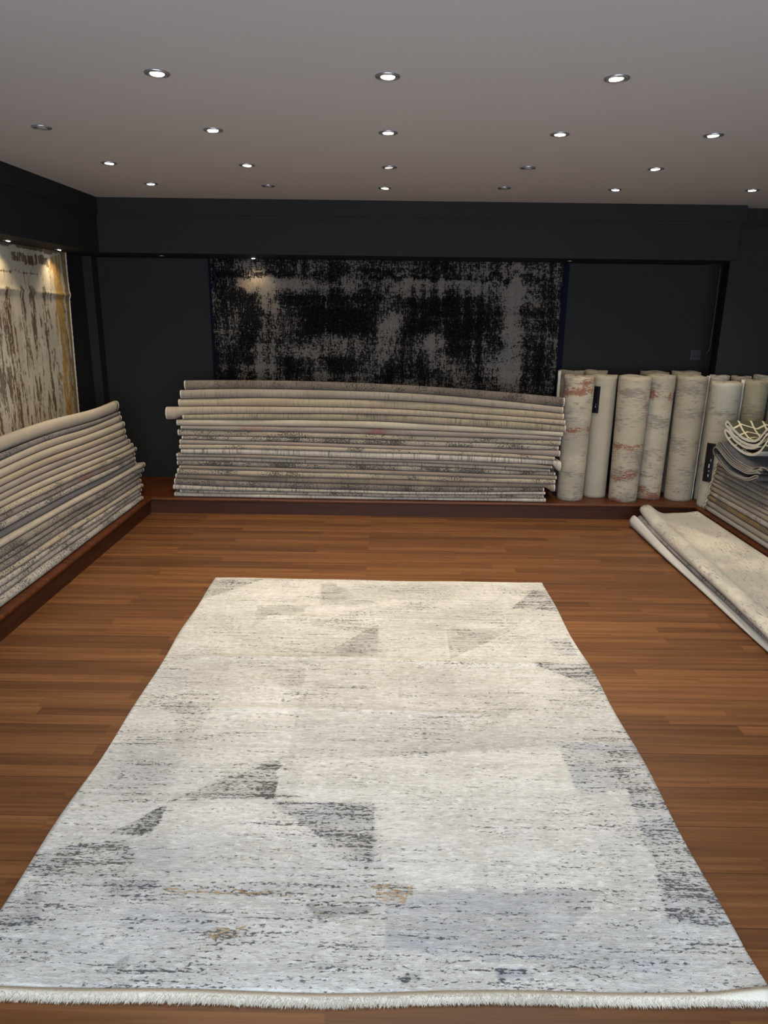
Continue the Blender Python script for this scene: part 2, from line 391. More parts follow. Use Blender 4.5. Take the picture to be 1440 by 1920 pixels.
def fold_left():
    n_ = len(LEFT)
    for i, (look, c1, c2, dk, st, fl, rd) in enumerate(LEFT):
        random.seed(300+i); y0, y1 = 2.35, LYF[i]; ph = random.uniform(0, 6); n0 = random.uniform(-.008, .008)
        mat = fabric('left_stack_pile', c1, c2, dk, st, fl, None, rd, seed=40+i*1.7)
        stn = []; K = 46
        for k in range(K+1):
            y = lerp(y0, y1, k/K); t = (y-3.5)/2.0
            def f(j):
                zz = lerp(LZN[j], LZF[j], max(-.5, min(1, t))); amp = .012*(zz-.126)/.8
                return zz + amp*math.sin((y-3.6)*2.9) * (1 if 0 < j < n_ or j == 0 else 0) + (.0015*math.sin(y*6+j*.5) if j < n_ else 0)
            zt, zb = f(i)-.0008, f(i+1)
            xf = -1.925-.15*((zt+zb)/2-.126)/.8 + n0 + .003*math.sin(y*5+ph)
            if i == 0: e = max(0, (y-5.2)/.29); zt += .004*e
            if i == 11: xf -= .012
            if i == 12: e = max(0, min(1, (y-5.48)/.1)); xf += .02*e; zt += .004*e
            stn.append((y, max(zb, .1275), zt, xf+1.9))
        o = folded_rug('folded_rug', stn, lambda s, n, z: (n-1.9, s, .1272+(z-.1272)*(1-.24*max(0, -n-.06)/.46)), mat, .52, (0, 1), i*1.9)
        tag(o, '%s folded rug, %s in left wall stack' % (look, (ordin(i, n_) + ('' if i in (0, n_-1) else ' from top'))), 'rug', 'folded rugs stacked along the left wall')
fold_left()

# ------------------------------------------------------------------ stack on the right platform
RZ = [.525,.493,.46,.431,.389,.364,.337,.291,.255,.213,.170,.1275]
RYE = [5.30,5.31,5.33,5.345,5.335,5.345,5.35,5.345,5.37,5.355,5.385]
RIGHT = [
 ('brown-grey mottled', (120,110,100), (150,140,128), (74,66,60), .45, .6, 0),
 ('grey-taupe', GR, GR2, (96,88,82), .4, .3, 0),
 ('ribbed greige', (164,154,140), (180,172,158), (104,94,86), .7, 0, 0),
 ('mid-grey', (136,130,126), (154,148,144), (94,88,86), .4, 0, 0),
 ('speckled stone', (150,142,130), (170,162,148), (100,92,84), .4, .3, 0),
 ('warm beige changing to grey', (178,166,140), (150,144,142), (120,110,98), .3, 0, 0),
 ('khaki-beige', (164,154,130), (146,140,136), (112,102,90), .3, 0, 0),
 ('whitish marbled', (184,178,166), (166,162,162), (120,114,108), .4, .2, 0),
 ('olive-gold', (124,98,44), (142,116,60), (70,56,28), .5, .5, 0),
 ('putty-beige', (166,156,136), (150,144,136), (114,106,94), .3, 0, 0),
 ('pale grey-white', (184,178,166), (172,168,166), (120,112,106), .4, 0, 0)]
def fold_right():
    n_ = len(RIGHT)
    for i, (look, c1, c2, dk, st, fl, rd) in enumerate(RIGHT):
        random.seed(500+i); ph = random.uniform(0, 6); n0 = random.uniform(-.008, .004)
        mat = fabric('right_stack_pile', c1, c2, dk, st, fl, None, rd, seed=80+i*1.7, big=1.1)
        stn = []; K = 36; y0, y1 = 2.4, RYE[i]
        for k in range(K+1):
            y = lerp(y0, y1, k/K)
            f = lambda j: RZ[j] + (.0016*math.sin(y*5+j*.6) if 0 < j < n_ else 0)
            stn.append((y, f(i+1), f(i)-.0008, n0+.003*math.sin(y*4+ph) - .02*(RZ[i]-.126)/.4))
        o = folded_rug('folded_rug', stn, lambda s, n, z: (2.45-n, s, .1272+(z-.1272)*(1-.08*max(0, -n)/.72)), mat, .72, (0, 1), i*1.9)
        tag(o, '%s folded rug, %s in right platform stack' % (look, (ordin(i, n_) + ('' if i in (0, n_-1) else ' from top'))), 'rug', 'folded rugs stacked on the right platform')
fold_right()

# ------------------------------------------------------------------ two loosely folded rugs sagging over the right stack
def spline(pts, n):
    out = []
    P = [pts[0]] + list(pts) + [pts[-1]]
    segs = len(pts)-1
    for i in range(segs):
        p0, p1, p2, p3 = P[i], P[i+1], P[i+2], P[i+3]
        for k in range(n):
            t = k/n
            out.append(tuple(.5*((2*p1[d]) + (-p0[d]+p2[d])*t + (2*p0[d]-5*p1[d]+4*p2[d]-p3[d])*t*t + (-p0[d]+3*p1[d]-3*p2[d]+p3[d])*t**3) for d in range(len(p1))))
    out.append(tuple(pts[-1])); return out
def extrude_path(name, paths, coords, th, mats, place, sub=6, parent=None):
    """paths: control polylines, one per station (all of one length); place(c, a, b) -> world"""
    rings, uvs = [], []
    for c, p in zip(coords, paths):
        sp = spline(p, sub); ring = band_ring(sp, th); al = arclen(sp)
        rings.append([place(c, a, b) for a, b in ring]); uvs.append([(c, v) for v in al] + [(c, v) for v in al[::-1]])
    h = len(rings[0])//2
    return loft(name, rings, uvs, mats, parent, matf=lambda i, k: 0 if k < h-1 else (1 if len(mats) > 1 and k in (h-1, 2*h-1) else 0))
def trellis_mat():
    g = N('olive_grey_trellis_pile'); uv = g.coord('UV'); s = g.node('SeparateXYZ', {0: uv}).outputs
    u, v = s[0], s[1]
    wob = g.math('MULTIPLY', g.noise(uv, 5, 2), .02)
    u2 = g.math('ADD', u, wob)
    tri = g.math('PINGPONG', u2, .085)
    zig = g.math('FRACT', g.math('DIVIDE', g.math('ADD', v, g.math('MULTIPLY', tri, .62)), .095))
    l1 = g.rng(g.math('ABSOLUTE', g.math('SUBTRACT', zig, .5)), .40, .43)
    vert = g.math('FRACT', g.math('DIVIDE', g.math('ADD', u2, g.math('MULTIPLY', v, .18)), .085))
    l2 = g.rng(g.math('ABSOLUTE', g.math('SUBTRACT', vert, .5)), .41, .44)
    n = g.noise(uv, 300, 2)
    col = g.mix(g.rng(n, .3, .7), lin((66,66,54))[:3], lin((88,88,74))[:3])
    col = g.mix(g.math('MAXIMUM', l1, l2), col, lin((206,200,172))[:3])
    g.bump(n, .5, .003); return g.fin(col, .95, .05)
M_TREL = trellis_mat()
M_THICK = fabric('thick_cream_edge', (208,202,184), (224,218,202), (176,168,150), .25, su=200, sv=200)
M_DARKPILE = fabric('dark_grey_mottled_pile', (70,67,68), (94,90,88), (42,40,44), .4, .8, (40,40,44), 0, seed=9)
M_GREYEDGE = fabric('striped_grey_edge', (132,125,114), (160,152,138), (80,76,74), .6, su=160, sv=160, seed=4)
def drapes():
    # sag line of the lower rug in (Y, Z) at its end, from near right to far left
    low = [(4.50,.585),(4.60,.545),(4.72,.532),(4.88,.538),(5.04,.580),(5.12,.606)]
    def lay(off, y0=0.0, y1=0.0, k=1.0):
        out = []
        for i, (y, z) in enumerate(low):
            t = i/(len(low)-1); out.append((y + lerp(y0, y1, t), z + off*k + .0*t))
        return out
    def path(fl):
        L0 = lay(0); L1 = lay(.012, .01, -.02); 
        L2 = [(y, z+.028+.035*math.sin(i/5*PI*.62)) for i, (y, z) in enumerate(lay(0, .015, -.01))]
        L3 = [(y, z+.012) for y, z in L2]; L4 = [(y-.01, z+.012) for y, z in L3]; L5 = [(y-.02, z+.012) for y, z in L4]; L6 = [(y-.03, z+.012) for y, z in L5]
        P = L1[::-1][:] + [(4.475,.592),] + L0 + [(5.155,.628),(5.15,.655)] + L2[::-1] + [(4.46, .62)] + L3 + [(L3[-1][0]+.012, L3[-1][1]+.006)] + L4[::-1] + [(4.44,.645)] + L5 + [(L5[-1][0]+.012, L5[-1][1]+.006)] + L6[::-1] + [(4.38,.66), (4.30,.62)]
        ym = 4.8
        return [(y, max(.535+fl*.0, z + fl*(.02*math.sin((y-4.4)*4)))) for y, z in P]
    cs = [0, .03, .1, .2, .32, .45, .6, .75]
    o = extrude_path('folded_rug', [path(c*.5) for c in cs], cs, .0085, [M_DARKPILE, M_GREYEDGE], lambda c, a, b: (2.36+c, a, b), 4)
    tag(o, 'dark grey rug folded in many layers, sagging under the trellis rug at right', 'rug')
    # upper rug with the cream trellis
    lo = [(4.50,.815),(4.58,.752),(4.70,.708),(4.84,.700),(4.98,.728),(5.06,.775)]
    def path2(c):
        A = lo; B = [(y-.006, z+.024) for y, z in lo]; T = [(y-.004, z+.052) for y, z in lo]
        P = [(4.60,.776),(4.70,.738),(4.84,.728)] + [(4.98,.752),(5.05,.790),(5.075,.800),(5.085,.785)] + A[::-1] + [(4.475,.850),(4.49,.872),(4.52,.862)] + B[1:] + [(5.085,.815),(5.09,.835),(5.07,.842)] + T[::-1] + [(4.44,.90)]
        return P
    def pth(c):
        B = [(4.62,.762),(4.72,.730),(4.84,.722),(4.96,.745),(5.04,.785)]
        A = [(5.085,.790),(5.06,.755),(4.98,.712),(4.84,.682),(4.70,.690),(4.58,.735),(4.50,.800)]
        C_ = [(4.470,.835),(4.482,.862),(4.51,.855)]
        D = [(4.60,.785),(4.70,.752),(4.84,.745),(4.97,.772),(5.045,.812)]
        E_ = [(5.08,.825),(5.085,.845),(5.06,.850)]
        G = [(4.98,.808),(4.86,.774),(4.72,.778),(4.62,.812),(4.54,.872),(4.47,.905),(4.40,.90)]
        return [(y, z - c*.05*math.sin(max(0, min(PI, (y-4.4)/.7*PI)))) for y, z in B+A+C_+D+E_+G]
    cs2 = [0, .03, .09, .18, .3, .45, .6, .72]
    o = extrude_path('folded_rug', [pth(c*.0) for c in cs2], cs2, .018, [M_TREL, M_THICK], lambda c, a, b: (2.385+c + .03*math.sin((a-4.5)*5), a, b+.005), 5)
    tag(o, 'folded rug with cream trellis lines and thick cream edges, topping the right pile', 'rug')
    # every side but the upward pile side reads as cream edge
    me = o.data
    for p in me.polygons:
        if p.material_index == 0 and (p.center.z < .74 and p.normal.z < .25): p.material_index = 1
drapes()

# ------------------------------------------------------------------ two folded rugs on the floor at right
def cream_floor_mat():
    g = N('cream_abstract_pile'); v = g.coord('UV')
    b = g.noise(g.mapv(v, (1.6, 3.2, 1), (4.2, .3, 0)), 1.0, 4, .6); b2 = g.noise(g.mapv(v, (3, 2, 1)), 1.4, 4, .65, .5)
    col = g.mix(g.rng(b, .38, .62), lin((218,213,194))[:3], lin((178,174,164))[:3])
    st = g.noise(g.mapv(v, (22, 90, 1)), 1.0, 3, .6)
    col = g.mix(g.math('MULTIPLY', g.rng(st, .52, .66), g.rng(b2, .40, .60, .10, .9)), col, lin((114,108,104))[:3])
    r = g.noise(g.mapv(v, (1,1,1), (8.3, 3.1, 0)), 3.0, 2); f = g.noise(v, 90, 2)
    k = g.rng(g.math('ADD', f, g.math('MULTIPLY', g.math('SUBTRACT', r, .5), 1.5)), .74, .82)
    col = g.mix(g.math('MULTIPLY', k, .55), col, lin((186,128,108))[:3])
    fine = g.noise(v, 380, 2); g.bump(g.math('ADD', fine, st), .6, .004)
    return g.fin(col, .95, .05, **{'Sheen Weight': .2})
M_CREAMF = cream_floor_mat()
M_PALE = fabric('pale_grey_plain_back', (186,184,178), (202,200,194), (168,164,160), .2, 0, seed=3, su=200, sv=200)
M_GREYMOT = fabric('grey_mottled_fold', (134,126,120), (156,150,146), (90,84,82), .4, .3, None, .0, seed=5)
def bundle():
    YS = [5.31, 5.27, 5.2, 5.1, 4.95, 4.75, 4.5, 4.2, 3.9, 3.6, 3.3, 3.0, 2.7, 2.4]
    # pale rug underneath: fold fat at the far end, thinning towards us
    P = []
    for y in YS:
        t = (5.31-y)/2.9; h = lerp(.088, .034, min(1, max(0, (5.25-y)/.95))); x = 1.860 + .003*math.sin(y*5)
        if y < 4.35: x += .002
        P.append([(2.36, .030), (2.1, .034), (1.985, .032), (x+.062, h*.50+.004), (x+.038, h-.003), (x+.022, h-.006), (x+.005, h*.62), (x+.006, h*.32+.003), (x+.022, .009), (x+.06, .008), (2.1, .0075), (2.34, .0075)])
    o = extrude_path('folded_rug', P, YS, .0095, [M_PALE, M_EDGE], lambda c, a, b: (a, c, b), 4)
    tag(o, 'pale grey folded rug lying lowest on the floor at right', 'rug')
    # cream rug on top: a grey under-fold and a fat rolled fold
    P = []
    YT = [5.325, 5.29, 5.22, 5.12, 4.97, 4.77, 4.5, 4.2, 3.9, 3.6, 3.3, 3.0, 2.7, 2.4]
    for y in YT:
        t = (5.325-y)/2.2; e = max(0, 1-(5.325-y)/.35)                      # e: lift at the far end
        xr = 1.978 - .105*min(1.2, t); r = .036 + .004*math.sin(y*3); zc = .106 + .030*e + .006*math.sin(y*2.2)
        zu = .073; 
        P.append([(2.385, .124), (2.30, .118-.006*e), (2.2, .114-.010*e+.003*math.sin(y*5)), (2.12, .112-.008*e), (xr+.085, .118+.010*e), (xr+.035, zc+r*.95), (xr, zc+r), (xr-.028, zc+r*.62), (xr-.036, zc), (xr-.022, zc-r*.65), (xr+.008, zc-r*.85-.004), (xr+.06, .093+.008*e), (2.12, .095), (2.36, .099)])
    o = extrude_path('folded_rug', P, YT, .0105, [M_CREAMF, M_EDGE], lambda c, a, b: (a, c, b), 5)
    tag(o, 'cream and grey abstract rug folded with a fat rolled edge on the floor at right', 'rug')
    P = []
    for y in YT:
        t = (5.325-y)/2.2; e = max(0, 1-(5.325-y)/.6); x = 1.925 - .055*min(1.2, t) + .0*e; h = lerp(.066, .074, e); w = lerp(.014, .020, e)
        P.append([(2.36, h+.012), (2.1, h+.012), (x+.03, h+w*.6+.002), (x+.008, h+w*.35), (x, h-.004), (x+.01, h-.016), (x+.03, h-.022), (2.1, h-.013), (2.34, h-.012)])
    g_ = extrude_path('under_fold', P, YT, .009, [M_GREYMOT, M_EDGE], lambda c, a, b: (a, c-.012, b-.001), 4, parent=o)
    g_['label'] = 'grey mottled lower fold'
bundle()

# ------------------------------------------------------------------ upright rolls
def roll_mat(name, c1, c2, seed, ring=.3, rust=(), grey=.3, lines=False):
    """c1/c2 ground; rust: list of (height, half height, strength); u runs round the roll, v is height"""
    g = N(name); uv = g.coord('UV'); v = g.mapv(uv, (1,1,1), (seed*2.3, seed*1.1, 0)); hv = g.node('SeparateXYZ', {0: uv}).outputs
    b = g.noise(g.mapv(v, (2.2, 4, 1)), 1.0, 4, .65)
    col = g.mix(g.rng(b, .38, .62), lin(c1)[:3], lin(c2)[:3])
    if lines:
        w = g.math('PINGPONG', hv[1], .006); col = g.mix(g.rng(w, .0038, .0058, 0, .32), col, lin((128,118,104))[:3])
    st = g.noise(g.mapv(v, (18, 95, 1)), 1.0, 4, .65); d = g.noise(g.mapv(v, (2.5, 7, 1), (3.3, 1, 0)), 1.0, 3, .6)
    if grey > 0:
        col = g.mix(g.math('MULTIPLY', g.rng(g.math('ADD', st, g.math('MULTIPLY', g.math('SUBTRACT', d, .5), .9)), .60-.1*grey, .68-.1*grey), .62), col, lin((112,104,96))[:3])
        col = g.mix(g.rng(d, .5, .68, 0, .4*grey), col, lin((126,122,116))[:3])
    if rust:
        acc = 0.0
        for h, hh, s in rust:
            a = g.math('ABSOLUTE', g.math('SUBTRACT', hv[1], h)); q = g.rng(a, hh*.3, hh*1.3, s, 0)
            acc = q if isinstance(acc, float) else g.math('MAXIMUM', acc, q)
        rn = g.noise(g.mapv(v, (38, 95, 1), (9, 4, 0)), 1.0, 5, .75); rb = g.noise(g.mapv(v, (5, 7, 1), (2, 8, 0)), 1.0, 2, .5)
        k = g.rng(g.math('ADD', g.math('ADD', g.math('MULTIPLY', g.math('SUBTRACT', rn, .5), 1.5), g.math('MULTIPLY', g.math('SUBTRACT', rb, .5), 1.6)), acc), .44, .52)
        col = g.mix(g.math('MULTIPLY', k, .8), col, lin((128,70,50))[:3])
    fine = g.noise(v, 300, 2); g.bump(g.math('ADD', fine, st), .4, .003)
    return g.fin(col, .95, .05, **{'Sheen Weight': .1})
M_ROLLTOP = fabric('roll_cut_edge', (180,170,148), (196,186,164), (110,100,86), .4, su=200, sv=200, seed=2)
M_BLACK = plain('black_plastic_label', (.006,.006,.008), .35, .4)
M_WHITEMARK = plain('white_print', (.5,.5,.5), .6, .2)
def upright(x, y, r, h, mat, label, taper=.9, turns=5, th=.0105, start=0.0, flap=None, group='upright rug rolls on the back platform'):
    """spiral sheet standing on end"""
    z0 = .1272; path = []
    r_in = max(.022, r - turns*(th*1.55)); tot = turns*2*PI; n = int(turns*26)
    for k in range(n+1):
        a = tot*k/n; rr = lerp(r_in, r-th/2, k/n) + .0012*math.sin(a*1.3+x*9)
        if flap and k > n-7: rr += flap*((k-(n-7))/7)**1.6
        path.append((rr*math.cos(a+start), rr*math.sin(a+start)))
    rings, uvs = [], []; al = arclen(path); H = [0, .02, .1, .3, .5, .7, .85, .97, 1]
    for q in H:
        k = lerp(taper, 1.0, q)
        ring = band_ring([(px*k, py*k) for px, py in path], th)
        m_ = len(path)
        rings.append([(x+a, y+b, z0 + h*q + .004*math.sin(3*math.atan2(b, a)+x*5)*(q > .98)) for a, b in ring])
        uvs.append([(v, h*q) for v in al] + [(v+.7, h*q) for v in al[::-1]])
    o = loft('rug_roll', rings, uvs, [mat, M_ROLLTOP], None)
    tag(o, label, 'rolled rug', group)
    if flap is not None:       # serged vertical edge of the loose end
        ex, ey = path[-1]; px, py = path[-3]; dx, dy = ex-px, ey-py; L = math.hypot(dx, dy); dx /= L; dy /= L
        rings, uvs = [], []
        for i in range(15):
            q = i/14; k = lerp(taper, 1, q); w = .011 + .0012*math.sin(i*2.3)
            cx, cyy = x+ex*k, y+ey*k
            rings.append([(cx+dx*a-dy*b_, cyy+dy*a+dx*b_, z0+h*q+.002) for a, b_ in ((-.006, w), (.002, w*1.1), (.007, w*.6), (.008, 0), (.007, -w*.6), (.002, -w*1.1), (-.006, -w), (-.006, 0))])
            uvs.append([(.1*j, h*q) for j in range(8)])
        loft('edge_binding', rings, uvs, [M_THICK], o)
    return o
def label_tag(parent, x, y, r, z0, z1, a0, a1, marks):
    bm = bmesh.new(); pts = []
    for k in range(5):
        a = lerp(a0, a1, k/4); pts.append((x+(r+.0025)*math.cos(a), y+(r+.0025)*math.sin(a)))
    for (xa, ya), (xb, yb) in zip(pts, pts[1:]):
        bm.faces.new([bm.verts.new(p) for p in ((xa, ya, z0), (xb, yb, z0), (xb, yb, z1), (xa, ya, z1))])
    bmesh.ops.remove_doubles(bm, verts=bm.verts, dist=1e-5)
    e = bmesh.ops.extrude_face_region(bm, geom=bm.faces[:])
    for v in [q for q in e['geom'] if isinstance(q, bmesh.types.BMVert)]:
        d = Vector((v.co.x-x, v.co.y-y, 0)).normalized(); v.co += d*.0015
    t = from_bm('label_sleeve', bm, M_BLACK, parent); t['label'] = 'black paper sleeve with small white print'
    bm = bmesh.new()
    for a, z, w, h in marks:
        q = [(x+(r+.0048)*math.cos(aa), y+(r+.0048)*math.sin(aa), zz) for aa, zz in ((a, z), (a+w, z), (a+w, z+h), (a, z+h))]
        bm.faces.new([bm.verts.new(p) for p in q])
    from_bm('printed_mark', bm, M_WHITEMARK, t)
def rolls():
    cream = (168,156,136); cream2 = (182,170,148)
    mA = roll_mat('cream_rust_grey_pile', cream2, (160,150,132), 1, rust=((.90,.11,.42),(.58,.035,.46),(.75,.06,.2)), grey=.75)
    mB = roll_mat('plain_lined_linen', (166,156,136), (172,162,142), 2, grey=0, lines=True)
    mC = roll_mat('cream_rust_patched_pile', cream, (176,164,142), 3, rust=((.44,.05,.38),(.23,.08,.40),(.0,.05,.36)), grey=.7)
    mD = roll_mat('cream_rust_banded_pile', (164,154,134), cream2, 4.3, rust=((.86,.07,.56),(.05,.10,.42),(.20,.03,.3)), grey=.45)
    mE = roll_mat('beige_ribbed_pile', (158,148,128), (170,158,136), 5.1, rust=((.09,.04,.36),(.02,.03,.3)), grey=.6)
    mF = roll_mat('pale_grey_beige_pile', (166,160,144), (176,170,152), 6, grey=.25)
    mG = roll_mat('olive_grey_pile', (146,138,112), (162,152,126), 7, rust=((.93,.08,.3),), grey=.5)
    mH = roll_mat('muted_beige_pile', (140,132,112), (156,146,124), 8.5, rust=((.85,.1,.2),), grey=.6)
    mX = roll_mat('brownish_grey_pile', (130,120,104), (152,142,122), 9.2, grey=.8)
    A = upright(1.480, 5.680, .122, .985, mA, 'cream rug roll with grey and rust patches, nearest the tall back stack', .87)
    B = upright(1.705, 5.780, .101, .985, mB, 'plain lined linen rug roll carrying a black label near its top', .95)
    label_tag(B, 1.705, 5.780, .100, .82, 1.03, PI*1.10, PI*1.34, [(PI*1.255, .865, .045, .010), (PI*1.26, .885, .03, .006)])
    Cc = upright(1.905, 5.665, .127, .99, mC, 'cream rug roll with rust patches down its lower half, standing forward', .89)
    D = upright(2.140, 5.757, .115, .995, mD, 'cream rug roll with a rust wedge near its top and rust foot', .89)
    E = upright(2.364, 5.715, .110, .995, mE, 'beige streaked rug roll with a loose cream-edged flap on its right', .90, start=-.25, flap=.022)
    Fr = upright(2.545, 5.490, .112, .97, mF, 'wide pale grey-beige rug roll with a black label near its foot', .93)
    label_tag(Fr, 2.545, 5.490, .107, .34, .64, PI*1.12, PI*1.32, [(PI*1.235, .38, .05, .02), (PI*1.24, .42, .05, .012), (PI*1.225, .45, .07, .03), (PI*1.255, .50, .035, .02)])
    G = upright(2.772, 5.500, .098, .985, mG, 'olive-grey rug roll with a frayed upright edge on its left', .95, start=PI*1.02, flap=.012)
    H = upright(2.965, 5.500, .090, .99, mH, 'muted beige rug roll at the right edge of the photo', .95)
    upright(1.487, 5.958, .108, .998, mX, 'brownish rug roll with an upright cream edge, behind the rust-patched end roll', .95, start=PI*1.08, flap=.006)
    upright(1.700, 6.035, .100, .998, mE, 'rug roll standing behind the plain linen roll', .95)
    upright(2.176, 6.005, .118, .998, mX, 'rug roll standing behind the roll with the rust wedge', .95)
    upright(2.418, 5.960, .118, 1.005, mE, 'loosely wound rug roll behind the beige roll with the loose flap', .95, turns=4)
    upright(2.575, 5.700, .078, 1.0, mF, 'slim rug roll half hidden behind the wide pale roll', 1, turns=3)
    upright(2.745, 5.698, .078, .995, mX, 'slim rug roll behind the olive-grey roll, partly hollow top showing', 1, turns=3)
    upright(2.925, 5.698, .085, 1.005, mF, 'slim rug roll by the wall at the right edge of the photo', 1, turns=3)
rolls()

# ------------------------------------------------------------------ painted grids (pattern data woven into a rug; floor rug also holds daylight blue)
def inpoly(x, y, P):
    c = False; n = len(P)
    for i in range(n):
        x1, y1 = P[i]; x2, y2 = P[(i+1) % n]
        if (y1 > y) != (y2 > y) and x < (x2-x1)*(y-y1)/(y2-y1)+x1: c = not c
    return c
def grid_obj(name, nu, nv, fpos, fpaint, mats, thick=.010, normal=(0,0,1)):
    """sheet with a front grid, a back grid and side walls; fpaint(u,v)->(r,g,b,a)"""
    V, C_, UV = [], [], []
    nrm = Vector(normal)
    for layer in (0, 1):
        for j in range(nv+1):
            for i in range(nu+1):
                u, v = i/nu, j/nv; p = Vector(fpos(u, v))
                V.append(p - nrm*thick*layer); C_.append(fpaint(u, v) if layer == 0 else (0,0,0,0)); UV.append((u, v))
    Fc, mi = [], []; w = nu+1; off = w*(nv+1)
    for j in range(nv):
        for i in range(nu):
            a = j*w+i; Fc.append((a, a+1, a+1+w, a+w)); mi.append(0)
            Fc.append((off+a, off+a+w, off+a+1+w, off+a+1)); mi.append(1)
    for i in range(nu):
        Fc.append((i, off+i, off+i+1, i+1)); mi.append(1); a = nv*w+i; Fc.append((a, a+1, off+a+1, off+a)); mi.append(1)
    for j in range(nv):
        a = j*w; Fc.append((a, a+w, off+a+w, off+a)); mi.append(1); a = j*w+nu; Fc.append((a, off+a, off+a+w, a+w)); mi.append(1)
    me = bpy.data.meshes.new(name); me.from_pydata(V, [], Fc)
    for k, p in enumerate(me.polygons): p.use_smooth = (k < 2*nu*nv); p.material_index = mi[k]
    at = me.color_attributes.new('paint', 'FLOAT_COLOR', 'POINT')
    flat = [c for q in C_ for c in q]; at.data.foreach_set('color', flat)
    uv_set(me, UV); me.update()
    return link(name, me, mats)

# ------------------------------------------------------------------ the rug on the floor
POLY = [ # polygon in floor metres, tone, dark fleck density, gold, blue
 ([(-1.05,4.06),(-.74,4.05),(-1.03,3.73)],.45,.50,.05,0), ([(-.39,4.0),(-.32,4.0),(-.04,3.69),(-.37,3.68)],.45,.35,.10,0),
 ([(-.71,3.66),(-.43,3.67),(-.45,3.58),(-.63,3.52),(-.69,3.36)],.45,.32,0,0), ([(.11,3.67),(.31,3.67),(.30,3.38)],.35,.25,.2,0),
 ([(-.04,3.44),(-.04,3.09),(-.32,3.06)],.62,.38,0,0), ([(.31,3.40),(.68,3.41),(.31,3.06)],.50,.34,.08,0),
 ([(.87,3.95),(.96,3.86),(.96,3.63),(.81,3.67),(.69,3.67)],.45,.60,.3,.2), ([(-.70,3.02),(-.36,3.03),(-.36,2.71)],.38,.34,.22,0),
 ([(-.33,3.05),(-.05,3.03),(-.04,2.69),(-.32,2.69)],.25,.24,0,0), ([(-.94,2.64),(-.69,2.65),(-.74,2.38)],.35,.60,.55,.1),
 ([(.68,3.03),(.96,3.04),(.94,2.80)],.45,.66,.2,.3), ([(.31,2.69),(.64,2.70),(.32,2.41)],.32,.32,.5,0),
 ([(.65,2.40),(.96,2.40),(.94,2.16),(.67,2.08)],.35,.42,.05,.5), ([(-.38,2.26),(-.36,2.04),(-.71,2.03)],.45,.62,.3,.1),
 ([(-.38,2.03),(-.03,2.03),(-.03,1.76),(-.20,1.87)],.45,.60,0,.4), ([(-.71,2.01),(-.72,1.87),(-.86,1.86)],.7,.70,.25,.2),
 ([(-.93,1.82),(-.81,1.84),(-.75,1.79),(-.74,1.69),(-1.02,1.69),(-1.04,1.78)],.42,.58,.25,.2), ([(-.80,1.68),(-.64,1.68),(-.65,1.64),(-.77,1.63)],.75,.6,.1,.1),
 ([(-1.04,1.61),(-.95,1.62),(-.91,1.53),(-1.02,1.50)],.5,.5,0,.2), ([(-.71,1.38),(-.63,1.44),(-.64,1.39)],.75,.25,.1,0),
 ([(-.63,1.655),(-.25,1.655),(-.25,1.635),(-.61,1.63)],.3,.55,.8,0), ([(-.21,1.61),(-.02,1.60),(-.04,1.57),(-.18,1.56)],.7,.5,.5,0),
 ([(.01,1.66),(.63,1.67),(.43,1.45),(.28,1.44),(.01,1.47)],.50,.30,.12,.45), ([(.80,2.36),(.96,2.35),(.98,1.91),(.96,1.54),(.85,1.55),(.80,1.70),(.84,2.1)],.35,.60,.35,.35),
 ([(.81,1.74),(.95,1.74),(.94,1.54),(.77,1.57)],.4,.66,.3,.4), ([(-.03,1.69),(.09,1.68),(.07,1.61),(-.02,1.62)],.2,.5,.9,0),
 ([(.29,1.42),(.38,1.41),(.38,1.385),(.29,1.38)],.6,.55,0,.5), ([(-.29,2.52),(.28,2.61),(.21,2.29),(-.19,2.32)],.2,.22,.05,.1),
 ([(.04,1.385),(.09,1.40),(.10,1.38),(.05,1.365)],.5,.8,.0,.3), ([(-.95,2.30),(-.80,2.33),(-.72,2.10),(-.95,2.02)],.2,.36,.1,.3),
 ([(-.55,1.80),(-.30,1.84),(-.2,1.72),(-.5,1.72)],.2,.36,.4,.1), ([(-.46,1.52),(-.36,1.53),(-.38,1.49),(-.45,1.48)],.2,.5,.9,0),
 ([(.80,3.30),(.92,3.30),(.92,3.12),(.84,3.12)],.25,.5,0,.4), ([(-.7,1.58),(-.5,1.60),(-.4,1.48),(-.68,1.46)],.2,.38,.0,.4),
 ([(-1.04,2.9),(-.9,2.95),(-.85,2.75),(-1.0,2.7)],.2,.34,.0,.3), ([(-.2,1.85),(0,1.86),(.0,1.72),(-.12,1.72)],.3,.42,.4,.4)]
LIGHTP = [(-.61,1.98),(-.29,2.25),(.66,2.37),(.65,1.94),(.68,1.72),(.33,1.67),(.05,1.78),(-.3,1.69)]
LIGHTQ = [(-.28,2.25),(.66,2.38),(.66,1.69),(.10,1.69),(-.02,1.78),(-.02,2.04),(-.3,2.05)]
PANES = [([(-.72,3.30),(-.3,3.5),(-.05,3.68),(.1,3.67),(.30,3.36),(.30,3.06),(-.35,3.06),(-.70,3.02)], .13), ([(-.36,3.03),(.31,3.03),(.31,2.41),(-.04,2.05),(-.36,2.05)], .10),
 ([(.31,3.4),(.31,4.03),(.70,3.66)], .06), ([(-.94,2.64),(-.36,2.7),(-.36,2.3),(-.72,2.03),(-.74,2.38)], -.10), ([(-.75,4.03),(-.40,4.0),(-.37,3.68),(-.7,3.66),(-1.0,3.73)], -.08),
 ([(.35,2.42),(.66,2.70),(.93,2.80),(.9,2.4)], .08), ([(-.7,2.0),(-.38,2.03),(-.2,1.87),(-.04,1.7),(-.6,1.66)], -.12), ([(-.6,1.63),(0,1.60),(.25,1.36),(-.6,1.36)], .06)]
